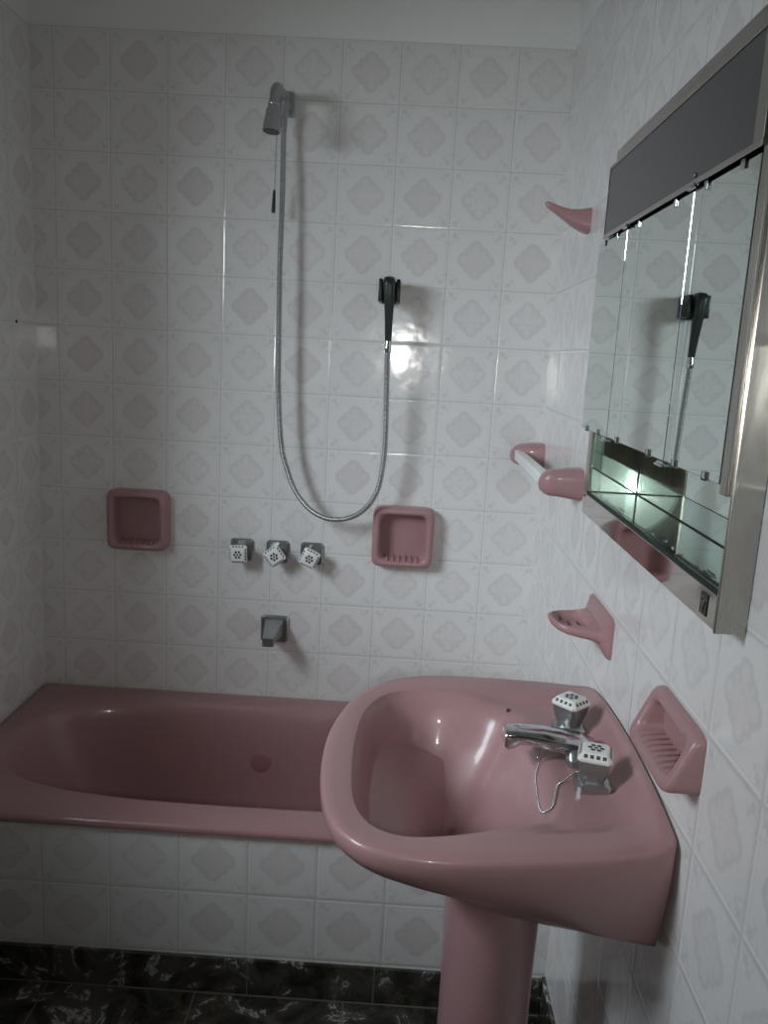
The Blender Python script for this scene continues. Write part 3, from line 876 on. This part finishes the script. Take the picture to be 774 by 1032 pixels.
# ------------------------------------------------------------------ mirror cabinet
def cabinet():
    y0, y1, z0, z1 = CAB['y0'], CAB['y1'], CAB['z0'], CAB['z1']
    XF = 1.368
    root = thing('mirror_cabinet', 'steel mirror cabinet set into the right wall above the basin', 'cabinet', (W, -1.079, z0))
    bm = bmesh.new()   # carcass: box sunk into the wall
    XB = 1.4625
    t = .006
    box(bm, XB, XB + t, -1.426, -.749, 1.156, 1.764)
    box(bm, XF + .004, XB, -1.426, -1.420, 1.156, 1.764)
    box(bm, XF + .004, XB, -.755, -.749, 1.156, 1.764)
    box(bm, XF + .004, XB, -1.420, -.755, 1.758, 1.764)
    box(bm, XF + .004, XB, -1.420, -.755, 1.296, 1.302)
    link_mesh('carcass', bm, STEEL, root)
    bm = bmesh.new()   # mirrored niche under the doors: back, end and floor
    box(bm, XB - .003, XB - .0002, -1.420, -.755, 1.182, 1.296)
    box(bm, XF + .006, XB - .003, -.7580, -.7552, 1.182, 1.296)
    box(bm, XF + .006, XB - .003, -1.4198, -1.417, 1.182, 1.296)
    box(bm, XF + .003, XB - .003, -1.417, -.758, 1.176, 1.182)
    link_mesh('niche_mirror', bm, MIRROR_IN, root)
    bm = bmesh.new(); box(bm, XF + .0005, XF + .003, -1.419, -.755, 1.1765, 1.1825)
    link_mesh('shelf_edge', bm, GLASS_EDGE, root)
    # frame: bottom rail, stiles, top rail
    bm = bmesh.new(); box(bm, XF, W - .0005, y0 + .010, y1, z0, 1.1765, .001, 1)
    link_mesh('bottom_rail', bm, POLISHED, root)
    bm = bmesh.new(); box(bm, XF, W - .0005, y1 - .025, y1, 1.1765, z1, .001, 1)
    link_mesh('stile', bm, STEEL_V, root)
    bm = bmesh.new(); box(bm, XF, W - .0005, y0, y0 + .0095, z0, z1, .001, 1)
    box(bm, XF - .003, XF + .004, y0 - .001, y0 + .004, z0, z1, .0012, 2)
    link_mesh('stile', bm, STEEL_V, root)
    bm = bmesh.new(); box(bm, XF, W - .0005, y0 + .010, y1 - .025, 1.755, z1, .001, 1)
    link_mesh('top_rail', bm, STEEL, root)
    # light box with the smoked cover
    bm = bmesh.new()
    xp = 1.3595
    box(bm, xp, XF - .0002, y0 + .05, y1, 1.640, 1.752, .001, 1)
    link_mesh('light_cover', bm, SMOKED, root)
    bm = bmesh.new()
    box(bm, xp - .0015, XF, y0 + .024, y1, 1.7522, 1.757, .0006, 1)
    box(bm, xp - .002, XF, y0 + .024, y1, 1.634, 1.6415, .0006, 1)
    box(bm, xp - .0015, XF, y0 + .024, y0 + .0495, 1.6415, 1.7522, .0006, 1)
    box(bm, xp - .0008, XF, y1, y1 + .002, 1.634, 1.757)
    link_mesh('light_cover_trim', bm, STEEL, root)
    def screw(c, parent):
        bm = bmesh.new(); M = Matrix.Translation(c) @ Matrix.Rotation(-PI / 2, 4, 'Y')
        bmesh.ops.create_uvsphere(bm, u_segments=12, v_segments=8, radius=.0032, matrix=M @ Matrix.Diagonal((1, 1, .6, 1)))
        link_mesh('screw', bm, CHROME, parent, 180)
    for y in (-.80, -1.08, -1.33): screw((XF - .0005, y, 1.764), root)
    screw((xp - .001, -1.205, 1.647), root)
    # three mirror doors
    xd0, xd1 = 1.3600, 1.3630
    zb, zt = 1.2955, 1.6285
    ys = (-.692, -.894, -1.208, -1.404)
    for i in range(3):
        a, b = ys[i + 1] + .0014, ys[i] - .0014
        bm = bmesh.new(); box(bm, xd0, xd1, a, b, zb, zt, .0006, 1)
        d = link_mesh('mirror_door', bm, [MIRROR, GLASS_EDGE], root)
        for p in d.data.polygons:
            if p.normal.x > -.5: p.material_index = 1
        L = b - a
        for f in ((.22, .78) if i else (.3, .75)):
            for z, s in ((zt, 1), (zb, -1)):
                bm = bmesh.new(); y = a + L * f
                box(bm, xd0 - .0022, xd0 - .0003, y - .0055, y + .0055, z - s * .0075, z + s * .0015, .0004, 1)
                box(bm, xd0 - .0022, xd1 + .001, y - .0055, y + .0055, z + s * .0003, z + s * .0023)
                link_mesh('clip', bm, CHROME, d)
    for y in ys[1:3]:
        bm = bmesh.new(); box(bm, xd0 + .0004, xd1 + .001, y - .00135, y + .00135, zb, zt)
        link_mesh('door_gap_shade', bm, DARK, root)  # dark strip stands for the shade in the gap between doors
    for y in ys[1:3]:
        for z, s in ((zt, 1), (zb, -1)):
            bm = bmesh.new()
            box(bm, xd0 - .004, xd1, y - .019, y + .019, z + s * .002, z + s * .0045, .0004, 1)
            tube(bm, [(xd0 - .005, y - .019, z + s * .0010), (xd0 - .005, y + .006, z + s * .0010)], .0016, 8)
            tube(bm, [(xd0 - .005, y - .012, z + s * .0052), (xd0 - .005, y + .019, z + s * .0052)], .0016, 8)
            link_mesh('hinge', bm, CHROME, root, 40)
    bm = bmesh.new(); box(bm, 1.3602, XF + .004, y0 + .0045, -1.4052, 1.286, 1.634, .0008, 1)
    link_mesh('door_stop', bm, STEEL_V, root)
    bm = bmesh.new()   # dark seams where the niche mirrors meet
    e = .0007
    box(bm, XB - .003 - 2 * e, XB - .003, -.7580 - 2 * e, -.7580, 1.182, 1.296)
    box(bm, XB - .003 - 2 * e, XB - .003, -1.417, -.758, 1.182, 1.182 + 2 * e)
    box(bm, XF + .006, XB - .003, -.7580 - 2 * e, -.7580, 1.182, 1.182 + 2 * e)
    link_mesh('niche_seam', bm, DARK, root)
    # small dark socket badge on the bottom rail
    bm = bmesh.new(); yc, zc = -1.385, 1.1585
    box(bm, XF - .0012, XF, yc - .0105, yc + .0105, zc - .0125, zc + .0125, .0005, 1)
    sb = link_mesh('switch_plate', bm, BLACK, root)
    bm = bmesh.new()
    tube(bm, [(XF - .0016, yc + .0042 * math.cos(t), zc + .003 + .0048 * math.sin(t)) for t in [2 * PI * k / 20 for k in range(21)]], .0009, 6)
    tube(bm, [(XF - .0016, yc, zc - .002), (XF - .0016, yc, zc - .009)], .0011, 6)
    link_mesh('symbol', bm, STEEL, sb)
cabinet()

# tiny dark plug in the left wall
bm = bmesh.new()
pc = Vector((.0, -.118, 1.445))
rg = lambda r, h: [(h, pc.y + r * math.cos(2 * PI * k / 16), pc.z + r * math.sin(2 * PI * k / 16)) for k in range(16)]
loft(bm, [rg(.0045, .0004), rg(.0045, .002), rg(.003, .003)])
o = link_mesh('wall_plug', bm, BLACK, None, 40)
tag(o, 'tiny black plug in the left wall tiles', 'plug')

# ------------------------------------------------------------------ camera, world, colour
cam = bpy.data.cameras.new('camera'); co = bpy.data.objects.new('camera', cam); COL.objects.link(co)
co.matrix_world = Matrix(((.9981482, -.05762627, .01947768, 1.02320724), (.02996166, .18709026, -.9818857, -2.27854935), (.05293833, .98065103, .18847039, 1.41289201), (0, 0, 0, 1)))
cam.sensor_fit = 'VERTICAL'; cam.sensor_height = 24.; cam.lens = 829.1667 / 1032 * 24.
cam.clip_start = .01
sc.camera = co
sc.cycles.caustics_reflective = False
w = bpy.data.worlds.new('world'); sc.world = w; w.use_nodes = True
w.node_tree.nodes['Background'].inputs[0].default_value = (.6, .75, .9, 1)
w.node_tree.nodes['Background'].inputs[1].default_value = .3
vs = sc.view_settings
vs.view_transform = 'Standard'; vs.look = 'None'; vs.gamma = 1.; vs.exposure = 0.
vs.use_curve_mapping = False
